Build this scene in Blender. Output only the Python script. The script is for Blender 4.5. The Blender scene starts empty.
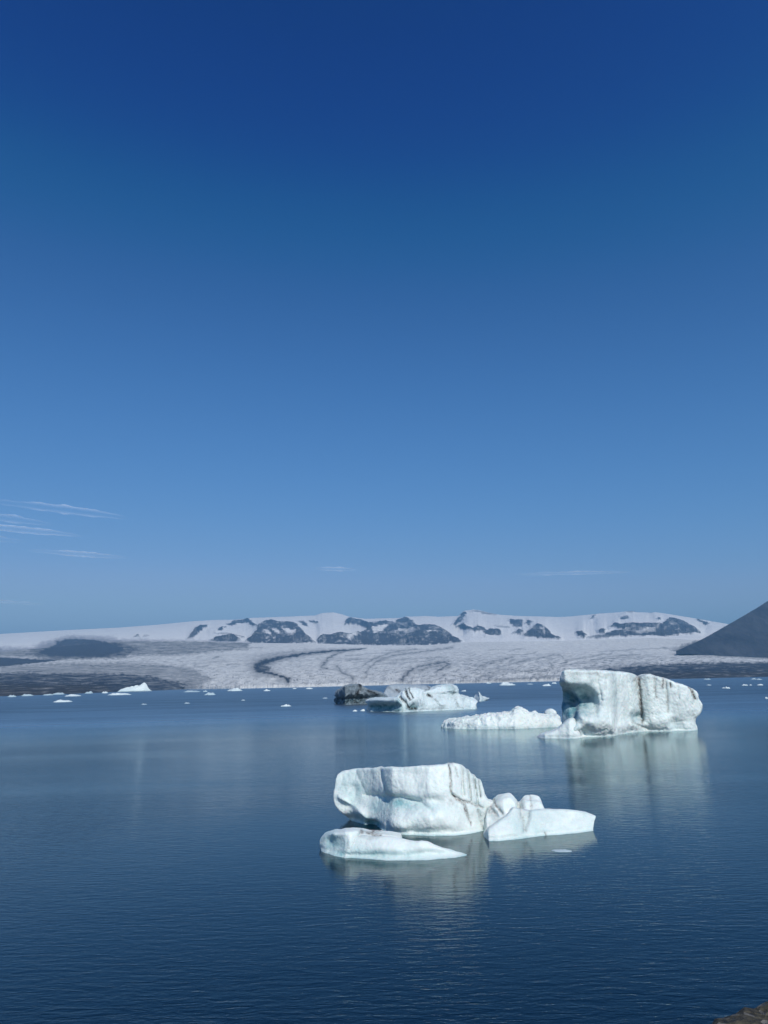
import bpy, math, random
import numpy as np
from mathutils import Matrix, Vector

scene = bpy.context.scene
COL = scene.collection
random.seed(7)

# ------------------------------------------------------------------ camera
F_PX, CX, CY, CAMZ = 740.0, 384.0, 512.0, 10.0
PITCH, ROLL = math.radians(13.05), math.radians(1.3)
Rw = np.array([1.0, 0, 0]); Fw = np.array([0, math.cos(PITCH), math.sin(PITCH)])
Uw = np.array([0, -math.sin(PITCH), math.cos(PITCH)])
camR = math.cos(ROLL) * Rw - math.sin(ROLL) * Uw
camU = math.sin(ROLL) * Rw + math.cos(ROLL) * Uw
CAM = np.array([0, 0, CAMZ])

def ray(px, py):
    px = np.asarray(px, float)[..., None]; py = np.asarray(py, float)[..., None]
    return Fw + (px - CX) / F_PX * camR - (py - CY) / F_PX * camU

def on_water(px, py, z=0.0):
    d = ray(px, py); t = (z - CAMZ) / d[..., 2:3]
    return CAM + d * t

def at_dist(px, py, r):
    d = ray(px, py); h = np.hypot(d[..., 0], d[..., 1])
    return CAM + d * (np.asarray(r, float) / h)[..., None]

cam_data = bpy.data.cameras.new('camera')
cam = bpy.data.objects.new('camera', cam_data); COL.objects.link(cam)
M = Matrix(((camR[0], camU[0], -Fw[0], 0), (camR[1], camU[1], -Fw[1], 0), (camR[2], camU[2], -Fw[2], CAMZ), (0, 0, 0, 1)))
cam.matrix_world = M
cam_data.sensor_fit = 'VERTICAL'; cam_data.sensor_height = 24.0
cam_data.lens = F_PX / 1024 * 24.0
cam_data.clip_start = 0.1; cam_data.clip_end = 300000
scene.camera = cam
scene.render.resolution_x = 768; scene.render.resolution_y = 1024

# ------------------------------------------------------------------ helpers
def tag(o, label=None, cat=None, group=None, kind=None):
    if label: o['label'] = label
    if cat: o['category'] = cat
    if group: o['group'] = group
    if kind: o['kind'] = kind
    return o

def empty(name, loc, rz=0.0):
    o = bpy.data.objects.new(name, None); COL.objects.link(o)
    o.location = loc; o.rotation_euler = (0, 0, rz); o.empty_display_size = 1.0
    return o

def mesh_obj(name, v, f, mat, parent=None, attrs=None, smooth=True):
    me = bpy.data.meshes.new(name)
    v = np.asarray(v, np.float32); f = np.asarray(f, np.int32)
    n = f.shape[1]
    me.vertices.add(len(v)); me.vertices.foreach_set('co', v.ravel())
    me.loops.add(f.size); me.loops.foreach_set('vertex_index', f.ravel())
    me.polygons.add(len(f)); me.polygons.foreach_set('loop_start', np.arange(0, f.size, n, dtype=np.int32))
    me.polygons.foreach_set('loop_total', np.full(len(f), n, np.int32))
    me.polygons.foreach_set('use_smooth', np.full(len(f), smooth))
    me.update(calc_edges=True); me.validate()
    for k, a in (attrs or {}).items():
        at = me.attributes.new(k, 'FLOAT', 'POINT')
        at.data.foreach_set('value', np.asarray(a, np.float32).ravel())
    me.materials.append(mat)
    o = bpy.data.objects.new(name, me); COL.objects.link(o)
    if parent: o.parent = parent
    return o

# gradient noise in numpy
_rng = np.random.RandomState(3)
_perm = np.concatenate([_rng.permutation(256)] * 3)
_g = _rng.normal(size=(256, 3)); _g /= np.linalg.norm(_g, axis=1)[:, None]
def perlin(x, y, z):
    x, y, z = np.broadcast_arrays(np.asarray(x, float), np.asarray(y, float), np.asarray(z, float))
    xi = np.floor(x).astype(int); yi = np.floor(y).astype(int); zi = np.floor(z).astype(int)
    xf = x - xi; yf = y - yi; zf = z - zi
    xi &= 255; yi &= 255; zi &= 255
    u = xf**3 * (xf * (xf * 6 - 15) + 10); v = yf**3 * (yf * (yf * 6 - 15) + 10); w = zf**3 * (zf * (zf * 6 - 15) + 10)
    r = 0
    for dx in (0, 1):
        wx = u if dx else 1 - u
        for dy in (0, 1):
            wy = v if dy else 1 - v
            for dz in (0, 1):
                wz = w if dz else 1 - w
                g = _g[_perm[_perm[_perm[xi + dx] + yi + dy] + zi + dz]]
                r = r + wx * wy * wz * (g[..., 0] * (xf - dx) + g[..., 1] * (yf - dy) + g[..., 2] * (zf - dz))
    return r * 1.5
def fbm(x, y, z, o=4, gain=.5, ridged=False):
    a, s, fr, t = 1.0, 0, 1.0, 0
    for i in range(o):
        n = perlin(x * fr + 17.3 * i, y * fr + 5.1 * i, z * fr + 9.7 * i)
        if ridged: n = 1 - 2 * np.abs(n)
        s = s + a * n; t += a; a *= gain; fr *= 2.03
    return s / t

def seg_dist(U, V, pts):
    """unsigned distance to an open polyline, and the position along it (0..n-1)"""
    best = np.full(np.shape(U), 1e9); par = np.zeros(np.shape(U))
    for i in range(len(pts) - 1):
        a = np.array(pts[i][:2]); b = np.array(pts[i + 1][:2]); ab = b - a
        t = np.clip(((U - a[0]) * ab[0] + (V - a[1]) * ab[1]) / (ab @ ab + 1e-12), 0, 1)
        d = np.hypot(U - a[0] - t * ab[0], V - a[1] - t * ab[1])
        m = d < best; best = np.where(m, d, best); par = np.where(m, i + t, par)
    return best, par

def poly_sdf(U, V, pts):
    pts = list(pts); n = len(pts)
    d, _ = seg_dist(U, V, pts + [pts[0]])
    inside = np.zeros(np.shape(U), bool)
    for i in range(n):
        x0, y0 = pts[i][:2]; x1, y1 = pts[(i + 1) % n][:2]
        if y0 == y1: continue
        c = ((y0 > V) != (y1 > V)) & (U < (x1 - x0) * (V - y0) / (y1 - y0) + x0)
        inside ^= c
    return np.where(inside, -d, d)

def smooth_poly(pts, it=1):
    """Chaikin corner cutting of an open outline"""
    p = np.array(pts, float)
    for _ in range(it):
        q = [p[0]]
        for a, b in zip(p[:-1], p[1:]):
            q += [a * .75 + b * .25, a * .25 + b * .75]
        q.append(p[-1]); p = np.array(q)
    return p

def smax(a, b, k):
    h = np.maximum(k - np.abs(a - b), 0) / k
    return np.maximum(a, b) + h * h * k * .25
def smin(a, b, k): return -smax(-a, -b, k)

def surface_nets(f, org, h):
    nx, ny, nz = f.shape
    s = f < 0
    corner = [(i, j, k) for i in (0, 1) for j in (0, 1) for k in (0, 1)]
    cs = [s[i:nx - 1 + i, j:ny - 1 + j, k:nz - 1 + k] for i, j, k in corner]
    cnt = sum(c.astype(np.int8) for c in cs)
    act = (cnt > 0) & (cnt < 8)
    idx = -np.ones(act.shape, int); ci = np.argwhere(act); idx[act] = np.arange(len(ci))
    acc = np.zeros((len(ci), 3)); num = np.zeros(len(ci))
    for a in corner:
        for ax in range(3):
            if a[ax]: continue
            b = list(a); b[ax] = 1
            fa = f[ci[:, 0] + a[0], ci[:, 1] + a[1], ci[:, 2] + a[2]]
            fb = f[ci[:, 0] + b[0], ci[:, 1] + b[1], ci[:, 2] + b[2]]
            m = (fa < 0) != (fb < 0)
            t = np.where(m, fa / np.where(fa == fb, 1, fa - fb), 0)
            p = np.tile(np.array(a, float), (len(ci), 1)); p[:, ax] = t
            acc += p * m[:, None]; num += m
    v = org + (ci + acc / num[:, None]) * h
    quads = []
    for ax in range(3):
        o1, o2 = [(1, 2), (2, 0), (0, 1)][ax]
        sl0 = [slice(None)] * 3; sl1 = [slice(None)] * 3
        sl0[ax] = slice(0, -1); sl1[ax] = slice(1, None)
        for o in (o1, o2): sl0[o] = slice(1, -1); sl1[o] = slice(1, -1)
        a = s[tuple(sl0)]; b = s[tuple(sl1)]
        e = np.argwhere(a != b)
        if not len(e): continue
        sg = a[e[:, 0], e[:, 1], e[:, 2]]
        e = e.copy(); e[:, o1] += 1; e[:, o2] += 1
        def cell(d1, d2):
            c = e.copy(); c[:, o1] -= d1; c[:, o2] -= d2
            return idx[c[:, 0], c[:, 1], c[:, 2]]
        q = np.stack([cell(1, 1), cell(0, 1), cell(0, 0), cell(1, 0)], 1)
        q[~sg] = q[~sg][:, ::-1]
        quads.append(q)
    return v, np.concatenate(quads)

def vnormals(v, f):
    n = np.cross(v[f[:, 2]] - v[f[:, 0]], v[f[:, 3]] - v[f[:, 1]])
    r = np.zeros_like(v)
    for i in range(4): np.add.at(r, f[:, i], n)
    return r / (np.linalg.norm(r, axis=1)[:, None] + 1e-12)

# ------------------------------------------------------------------ materials
def new_mat(name):
    m = bpy.data.materials.new(name); m.use_nodes = True
    nt = m.node_tree; nt.nodes.clear()
    return m, nt, nt.nodes, nt.links
def node(nt, t, **kw):
    n = nt.nodes.new(t)
    for k, v in kw.items():
        if k.startswith('i_'): n.inputs[k[2:].replace('_', ' ')].default_value = v
        else: setattr(n, k, v)
    return n
def mix_rgb(nt, fac, a, b, blend='MIX'):
    n = nt.nodes.new('ShaderNodeMix'); n.data_type = 'RGBA'; n.blend_type = blend; n.clamp_factor = True
    for s, val in ((0, fac), (6, a), (7, b)):
        if isinstance(val, bpy.types.NodeSocket): nt.links.new(val, n.inputs[s])
        elif s == 0: n.inputs[s].default_value = val
        else: n.inputs[s].default_value = (*val, 1)
    return n.outputs[2]
def math_n(nt, op, a, b=None, c=None, clamp=False):
    n = nt.nodes.new('ShaderNodeMath'); n.operation = op; n.use_clamp = clamp
    for s, val in ((0, a), (1, b), (2, c)):
        if val is None: continue
        if isinstance(val, bpy.types.NodeSocket): nt.links.new(val, n.inputs[s])
        else: n.inputs[s].default_value = val
    return n.outputs[0]
def ramp(nt, src, lo, hi, a=0.0, b=1.0):
    n = nt.nodes.new('ShaderNodeMapRange'); n.clamp = True
    nt.links.new(src, n.inputs[0])
    n.inputs[1].default_value = lo; n.inputs[2].default_value = hi
    n.inputs[3].default_value = a; n.inputs[4].default_value = b
    return n.outputs[0]
def coords(nt, scale=(1, 1, 1), rot=(0, 0, 0), kind='Object'):
    tc = nt.nodes.new('ShaderNodeTexCoord'); mp = nt.nodes.new('ShaderNodeMapping')
    mp.inputs['Scale'].default_value = scale; mp.inputs['Rotation'].default_value = rot
    nt.links.new(tc.outputs[kind], mp.inputs[0]); return mp.outputs[0]
def noise(nt, vec, scale, detail=4, rough=.55, dist=0.0):
    n = node(nt, 'ShaderNodeTexNoise', i_Scale=scale, i_Detail=detail, i_Roughness=rough, i_Distortion=dist)
    nt.links.new(vec, n.inputs['Vector']); return n.outputs[0]
def attr(nt, name):
    n = node(nt, 'ShaderNodeAttribute', attribute_name=name); return n.outputs['Fac']

def ice_mat(name, white=(.705, .775, .745), blue=(.19, .43, .46), dirt_shade=(.17, .15, .135), sc=1.0, sss=.25, bump=.42):
    m, nt, N, L = new_mat(name)
    P = node(nt, 'ShaderNodeBsdfPrincipled', i_Roughness=.42, i_IOR=1.31)
    out = node(nt, 'ShaderNodeOutputMaterial'); L.new(P.outputs[0], out.inputs[0])
    v = coords(nt)
    n1 = noise(nt, v, .35 / sc, 5, .6, .6); n2 = noise(nt, v, 2.2 / sc, 6, .65, .3); n3 = noise(nt, v, 9 / sc, 4, .6)
    bl = math_n(nt, 'ADD', attr(nt, 'blue'), ramp(nt, n1, .50, .75, 0, .35), clamp=True)
    bl = math_n(nt, 'MULTIPLY', bl, ramp(nt, n2, .25, .6, .55, 1.0), clamp=True)
    c = mix_rgb(nt, bl, white, blue)
    # faint grey grime everywhere on old ice, strong along the stained seams; mask also holds painted shade
    g = ramp(nt, n2, .55, .80, 0, .16)
    dm = math_n(nt, 'MULTIPLY', math_n(nt, 'MULTIPLY', attr(nt, 'dirt_shade'), ramp(nt, n3, .35, .62, .45, 1.25)), ramp(nt, n2, .32, .55, .35, 1.15), clamp=True)
    dm = math_n(nt, 'ADD', dm, g, clamp=True)
    c = mix_rgb(nt, dm, c, dirt_shade)
    L.new(c, P.inputs['Base Color'])
    P.inputs['Subsurface Weight'].default_value = sss
    P.inputs['Subsurface Radius'].default_value = (.25, .7, 1.0)
    P.inputs['Subsurface Scale'].default_value = .35 * sc
    L.new(ramp(nt, n2, .3, .7, .28, .6), P.inputs['Roughness'])
    hgt = math_n(nt, 'ADD', math_n(nt, 'MULTIPLY', n2, .7), math_n(nt, 'MULTIPLY', n3, .3))
    vo = node(nt, 'ShaderNodeTexVoronoi', i_Scale=3.2 / sc, feature='SMOOTH_F1'); L.new(v, vo.inputs['Vector'])
    hgt = math_n(nt, 'ADD', hgt, math_n(nt, 'MULTIPLY', vo.outputs['Distance'], .12))
    b = node(nt, 'ShaderNodeBump', i_Strength=bump, i_Distance=.25 * sc); L.new(hgt, b.inputs['Height']); L.new(ramp(nt, n1, .38, .62, bump * .2, bump * 1.5), b.inputs['Strength'])
    L.new(b.outputs[0], P.inputs['Normal'])
    return m

ICE = ice_mat('berg_ice')
ICE_MID = ice_mat('berg_ice_cliff', sc=2.2, blue=(.08, .23, .28), dirt_shade=(.11, .10, .09))  # blue kept dark to deepen the painted shade of the hollow
ICE_FAR = ice_mat('berg_ice_far', sc=4.0, dirt_shade=(.035, .036, .038), blue=(.06, .22, .25), white=(.60, .69, .70), sss=.1)
ICE_BLACK = ice_mat('ash_covered_ice', white=(.19, .235, .265), blue=(.05, .12, .15), dirt_shade=(.015, .016, .018), sc=4.0, sss=0.0)
ICE_GREY = ice_mat('grey_ice', white=(.27, .33, .38), blue=(.22, .32, .38), dirt_shade=(.05, .05, .055), sc=4.0, sss=0.0)
ICE_SMALL = ice_mat('floe_ice', white=(.66, .74, .74), sc=1.5, sss=0.0)

# ------------------------------------------------------------------ iceberg sculptor
class Berg:
    """local frame: X right, Y away from the viewer's shore, Z up; origin on the waterline"""
    def __init__(s, px, py):
        P = on_water(px, py); s.P = P
        f = np.array([P[0], P[1], 0]); s.D = np.linalg.norm(f); s.f = f / s.D
        s.r = np.array([s.f[1], -s.f[0], 0]); s.rz = math.atan2(-s.f[0], s.f[1])
        s.scale = s.D / F_PX                       # metres per pixel, about
    def plane(s, px, py, y=0.0):
        d = ray(px, py); t = (s.D + np.asarray(y, float)) / (d @ s.f)
        p = CAM + d * t[..., None]
        return (p - s.P) @ s.r, p[..., 2]
    def local(s, px, py, dy=0.0):
        """pixel to (u, z) on the berg's own front face, dy metres behind it"""
        px, py = np.asarray(px, float), np.asarray(py, float)
        y = np.zeros(px.shape)
        for _ in range(2):
            u, z = s.plane(px, py, y + dy); y = np.interp(u, s.wu, s.wy)
        return u, z
    def ground(s, px, py):
        p = on_water(px, py) - s.P
        return p @ s.r, p @ s.f

def berg_body(B, name, outline, water, depth, mat, parent, vox, k=.6, ymid=None, lean=0.0, bumps=(), creases=(),
              blues=(), rough=.12, rscale=1.0, foot=.5, flute=None, taper=.0, seed=0, back=.0, dirt_shade_wash=(), topslope=0.0, it=1, facet=.0, yoff=0.0, lump=.3, fine=.3, crest=.85, drop=0.0):
    S = B.scale
    ym = depth * .4 if ymid is None else ymid
    op = smooth_poly(outline, it)
    w = np.array(water, float); wu, wy = B.ground(w[:, 0], w[:, 1])
    o = np.argsort(wu); wu, wy = wu[o], wy[o] + yoff
    B.wu, B.wy = wu, wy
    u, _ = B.local(op[:, 0], op[:, 1], depth * .3)
    rel = np.clip((op[:, 1].max() - op[:, 1]) / max(np.ptp(op[:, 1]), 1e-6), 0, 1)
    z = B.local(op[:, 0], op[:, 1], depth * (.25 + (crest - .25) * rel))[1]
    pts = list(zip(u, z))
    pts = [(pts[0][0], -foot)] + pts + [(pts[-1][0], -foot)]
    pad = 4 * vox + rough
    umin, umax = min(p[0] for p in pts) - pad, max(p[0] for p in pts) + pad
    zmax = max(z) + pad
    gu = np.arange(umin, umax, vox); gz = np.arange(-foot - 3 * vox, zmax, vox)
    U, Z = np.meshgrid(gu, gz, indexing='ij')
    n1 = fbm(U / (3 * rscale) + seed, Z / (3 * rscale), seed * .7, 3)
    n2 = fbm(U / (1.1 * rscale) + seed, Z / (1.1 * rscale), 3 + seed, 3)
    d2 = poly_sdf(U + n2 * .12 * rscale, Z + n1 * .08 * rscale, pts)
    dz0, dz1 = d2[:, :-1], d2[:, 1:]
    cross = np.where((dz0 < 0) & (dz1 >= 0), Z[:, :-1] + vox * dz0 / (dz0 - dz1 + 1e-9), -9)
    ztop = cross.max(1); zi = np.arange(len(ztop)); okc = ztop > -5
    ztop = np.interp(zi, zi[okc], ztop[okc])
    ztop = np.convolve(np.pad(ztop, 2, mode='edge'), np.ones(5) / 5, 'valid')[:, None]
    Fb = np.interp(U, wu, wy); F = Fb + lean * Z + n1 * rscale * lump
    for (bx, by, rx, ry, dep, *pw_) in bumps:    # dep>0 pushes the face back (hollow), <0 pulls it out
        bu, bz = B.local(bx, by)
        e = ((U + n2 * .2 * rscale - bu) / (rx * S))**2 + ((Z + n1 * .2 * rscale - bz) / (ry * S))**2
        F = F + dep * np.exp(-e**(pw_[0] if pw_ else 1.0))
    Un = U + n2 * .10 * rscale; Zn = Z + n1 * .10 * rscale
    for (pl, wd, dep, dirt_shade) in creases:
        p = np.array(pl, float); cu, cz = B.local(p[:, 0], p[:, 1])
        d, _ = seg_dist(Un, Zn, list(zip(cu, cz)))
        F = F + dep * np.exp(-(d / (wd * S * .9))**1.35)
    if flute:
        (x0, x1, per, amp) = flute
        u0, _ = B.local(x0, 700.); u1, _ = B.local(x1, 700.)
        wgt = np.clip((U - u0) / (8 * S), 0, 1) * np.clip((u1 - U) / (8 * S), 0, 1)
        F = F + wgt * amp * np.abs(np.sin(np.pi * (U + .9 * n1 * rscale + 1.3 * np.sin(U * .37)) / (per * S)))
    # wave-cut notch just above the waterline, and the submerged toe below it
    F = F + .16 * rscale * np.exp(-((Z - .12 * rscale) / (.13 * rscale))**2) * np.clip(.6 + n2, .1, 1.3) - .55 * rscale**.5 * np.clip((-.03 - Z) / .25, 0, 1)
    ymin = F.min() - pad
    Bk = Fb + depth + n2 * .5 * rscale
    ymax = Bk.max() + pad
    gy = np.arange(ymin, ymax, vox)
    Y = gy[None, :, None]
    # the crown sinks towards the front so that its top face can be seen
    topcut = Z[:, None, :] - ztop[:, None, :] + np.clip(1 - (Y - F[:, None, :]) / (depth * .8), 0, 1.2)**1.3 * taper + np.clip((Y - F[:, None, :]) / depth - .1, 0, 1) * drop
    d2r = smax(d2[:, None, :], topcut, k * .35)
    fld = smax(d2r, smax(F[:, None, :] - Y, Y - Bk[:, None, :], k), k)
    fld = np.maximum(fld, -(Z[:, None, :] + foot))
    v, q = surface_nets(fld, np.array([gu[0], gy[0], gz[0]]), vox)
    nrm = vnormals(v, q)
    a = 1.0 / rscale
    disp = fbm(v[:, 0] * a * 1.1 + seed, v[:, 1] * a * 1.1, v[:, 2] * a * .8, 4) * rough
    disp += fbm(v[:, 0] * a * 4 + seed, v[:, 1] * a * 4, v[:, 2] * a * 3, 3, ridged=True) * rough * fine
    if facet:
        disp += -np.abs(perlin(v[:, 0] * a * .8, v[:, 1] * a * .8, v[:, 2] * a * .5 + seed)) * facet
    v = v + nrm * disp[:, None]
    # colour masks
    vu, vz = v[:, 0], v[:, 2]
    wob = fbm(vu * 2 / rscale, vz * 2 / rscale, v[:, 1] * .6 / rscale, 3)
    dirt_shade = np.zeros(len(v)); blue = np.zeros(len(v))  # both masks also carry painted shade of ribs, hollows and undercuts
    for (pl, wd, dep, ds) in creases:
        if ds <= 0: continue
        p = np.array(pl, float); cu, cz = B.local(p[:, 0], p[:, 1])
        d, _ = seg_dist(vu + wob * .15 * rscale, vz + wob * .1 * rscale, list(zip(cu, cz)))
        dirt_shade = np.maximum(dirt_shade, min(ds * 1.25, 1) * np.exp(-(d / (wd * S * 1.0))**2))
    for (bx, by, rx, ry, ds) in dirt_shade_wash:
        bu, bz = B.local(bx, by)
        g = np.exp(-((vu - bu) / (rx * S))**2 - ((vz - bz) / (ry * S))**2)
        dirt_shade = np.maximum(dirt_shade, ds * g * np.clip(.7 + wob * 1.6, 0, 1.4))
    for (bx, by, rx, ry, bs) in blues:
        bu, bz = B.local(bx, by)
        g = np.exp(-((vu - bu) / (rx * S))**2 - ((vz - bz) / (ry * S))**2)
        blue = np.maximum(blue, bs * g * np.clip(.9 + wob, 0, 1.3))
    # wave-washed clear ice along and under the waterline
    blue = np.maximum(blue, np.clip(1 - (v[:, 2] + .02 * rscale) / (.16 * rscale), 0, 1) * .6)
    return mesh_obj(name, v, q, mat, parent, {'dirt_shade': np.clip(dirt_shade, 0, 1), 'blue': np.clip(blue, 0, 1)})

# ---- the big nearest berg
B1 = Berg(455, 836)
t = tag(empty('iceberg', tuple(B1.P), B1.rz), 'large white slab-sided iceberg with grey ribbed right end and low shelf, nearest big one', 'iceberg')
berg_body(B1, 'ice_block',
    [(356, 829), (345, 818), (336, 809), (331, 797), (333, 786), (332, 779), (338, 772), (356, 770.5), (381, 768.5), (420, 766), (444, 763.6), (456, 763),
     (463, 765.5), (466, 770), (469.5, 770.5), (471, 775), (475, 774.5), (477, 779), (481, 779.5), (484, 783), (484, 798), (494, 800), (497, 812), (497, 829)],
    [(325, 826), (352, 826), (365, 827.5), (378, 829), (392, 833.5), (410, 835), (430, 836.3), (455, 835.6), (470, 834.2), (484, 831), (500, 829)],
    4.9, ICE, t, .07, k=.16, lean=.40, taper=.0, crest=.42, drop=1.1, seed=1.3, rough=.09, lump=.12, fine=.45,
    bumps=[(334, 795, 46, 70, 1.3, 1.8), (402, 806, 20, 6, .45), (383, 808, 10, 8, .35), (372, 827, 9, 4, .9, 2), (352, 786, 8, 5, -.18), (410, 776, 18, 5, .12), (368, 800, 8, 7, .2), (418, 788, 10, 7, .12), (438, 806, 7, 5, .15), (346, 825, 14, 6, .8), (466, 785, 12, 30, .25),
           (425, 818, 26, 9, -.35), (440, 790, 18, 16, -.25), (398, 824, 12, 8, -.55), (430, 832, 30, 3, .25), (343, 801, 8, 5, -.3), (358, 815, 9, 5, -.4),
           (475, 822, 12, 8, .25), (405, 785, 14, 10, -.1), (430, 802, 12, 4, .25)],
    creases=[([(377, 771), (380, 784), (384, 795), (388, 801)], 1.6, .22, .14), ([(385, 800), (402, 799), (418, 804), (430, 812)], 3.5, .35, 0),
             ([(362, 800), (378, 800), (386, 804)], 2.5, .25, 0),
             ([(336, 800), (346, 806), (356, 812), (364, 820)], 2.2, -.25, 0), ([(352, 776), (358, 790), (366, 802)], 2.0, .10, .05),
             ([(448, 764), (450.5, 778), (451, 795), (457, 802), (465, 806), (468, 818), (471, 826)], 1.2, .22, .55),
             ([(452, 797), (463, 803), (474, 806), (483, 810)], 1.2, .2, .5),
             ([(462, 768), (463, 785), (464, 798)], 1.2, .3, .12), ([(469, 773), (470, 788), (471, 803)], 1.2, .36, .22),  # ribs: faint dark seams paint their shading, next line too
             ([(475, 777), (476.5, 790), (478, 806)], 1.0, .36, .28), ([(480, 782), (481, 800)], .9, .3, .3),
             ([(478, 812), (481, 822), (483, 830)], 1.3, .22, .35), ([(446, 764), (456, 769), (458, 780)], 1.2, .08, .35)],
    dirt_shade_wash=[(476, 790, 7, 16, .30), (489, 815, 9, 9, .55), (470, 788, 15, 24, .22), (455, 800, 6, 6, .35), (345, 788, 14, 10, .10)],
    blues=[(350, 790, 20, 14, .5), (398, 806, 22, 6, .75), (376, 810, 10, 7, .8), (425, 808, 16, 4, .35), (372, 827, 14, 4, .9), (385, 790, 4, 12, .3), (362, 822, 12, 5, .6), (440, 810, 18, 5, .2)])  # blue ice, plus shade of left side, hollows and overhang painted in
berg_body(B1, 'ice_shelf',
    [(484, 834), (484.5, 829), (495, 823), (506, 816), (512, 810), (514, 806), (519, 809), (530, 811), (538, 809), (545, 808.5), (560, 809), (575, 809.5), (590, 812), (596.5, 815),
     (594, 819), (591.5, 823), (590, 832)],
    [(484, 837), (489, 841.3), (500, 841), (520, 839), (540, 836.3), (560, 835), (578, 833.5), (592, 831)],
    3.0, ICE, t, .06, k=.16, lean=.9, taper=.05, crest=.45, drop=.5, seed=5.1, rough=.07, foot=.4,
    bumps=[(527, 820, 5, 10, .35), (515, 822, 8, 8, -.25), (548, 820, 12, 8, -.2), (500, 834, 10, 4, -.2), (575, 822, 10, 8, .08)],
    creases=[([(523, 810), (524, 820), (525, 832)], 1.5, .2, .35), ([(533, 811), (530, 822), (526, 832)], 1.5, .12, .22), ([(512, 812), (500, 822), (488, 829)], 1.4, .15, .3), ([(545, 834), (547, 838)], 1.0, .1, .4)],
    dirt_shade_wash=[(525, 815, 6, 8, .2)], blues=[(560, 830, 30, 3, .25)])
berg_body(B1, 'ice_dome',
    [(484, 836), (485, 812), (487, 803), (492, 802), (495, 798), (500, 793.5), (505, 791), (510, 790.6), (514.5, 793), (518, 797.5), (521, 799), (523, 795.5), (528, 794.2), (536, 794), (541, 796), (544.5, 799.5), (545, 806), (549, 812), (552, 834)],
    [(480, 836), (500, 837), (525, 836), (555, 834)], 2.8, ICE, t, .06, k=.22, lean=.75, taper=.3, facet=.22, seed=8, rough=.09, yoff=.9, it=1, foot=.3,
    bumps=[(508, 808, 8, 14, -.3), (534, 804, 8, 8, .1), (521, 812, 3, 14, .7), (490, 816, 6, 12, .4)],
    creases=[([(519, 796), (520, 806), (523, 816)], 1.5, .25, .5), ([(531, 795), (534, 802), (533, 812)], 1.0, .12, .45), ([(494, 800), (497, 808), (503, 816)], 1.5, .2, .6), ([(488, 804), (492, 812), (498, 818)], 1.4, .15, .5)],
    dirt_shade_wash=[(490, 812, 8, 9, .5), (524, 806, 5, 8, .3)])

# ---- low floe in front of it
B1b = Berg(395, 860)
t = tag(empty('ice_floe', tuple(B1b.P), B1b.rz), 'low floe with turquoise waterline and pointed right tip, before the nearest iceberg', 'ice floe')
berg_body(B1b, 'front_rim',
    [(345, 859), (347, 846), (352, 838), (362, 836.5), (372, 838), (383, 837.2), (397, 838.2), (411, 841.5), (424, 840.5), (437, 845.6), (453, 849.8), (469, 853), (462, 855.5), (456, 858)],
    [(344, 859), (368, 860), (397, 861), (424, 860.5), (445, 859), (458, 857.6), (470, 856)],
    2.6, ICE, t, .05, k=.16, lean=1.1, taper=.0, crest=.4, drop=.7, seed=11, rough=.06, foot=.3, ymid=.8,
    bumps=[(375, 858, 30, 3.5, .35), (430, 856, 22, 3, .3), (420, 846, 8, 5, -.15), (385, 848, 14, 5, -.15)],
    creases=[([(360, 840), (368, 842), (378, 840)], 1.5, .12, .15)], blues=[(385, 856, 45, 4, .55), (425, 857, 30, 3, .4)])
berg_body(B1b, 'back_rim',
    [(321, 850), (320, 845), (320, 837), (326, 833), (333, 830.6), (340, 829.5), (347, 828), (355, 828), (362, 828.6), (371, 830.6), (386, 831.6), (400, 832.5), (404, 836), (404, 842)],
    [(318, 850), (324, 853), (334, 856.5), (345, 858), (356, 857), (375, 850), (404, 843)],
    2.6, ICE, t, .05, k=.16, lean=.6, taper=.1, crest=.5, drop=.3, seed=14, rough=.06, foot=.3, ymid=1.4,
    bumps=[(332, 846, 10, 7, .45), (350, 842, 5, 9, -.35), (333, 835, 10, 3, -.2)],
    creases=[([(361, 833), (372, 836), (380, 837)], 1.2, .2, .75)], blues=[(332, 845, 14, 7, .6), (345, 855, 14, 4, .7)])

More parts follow.
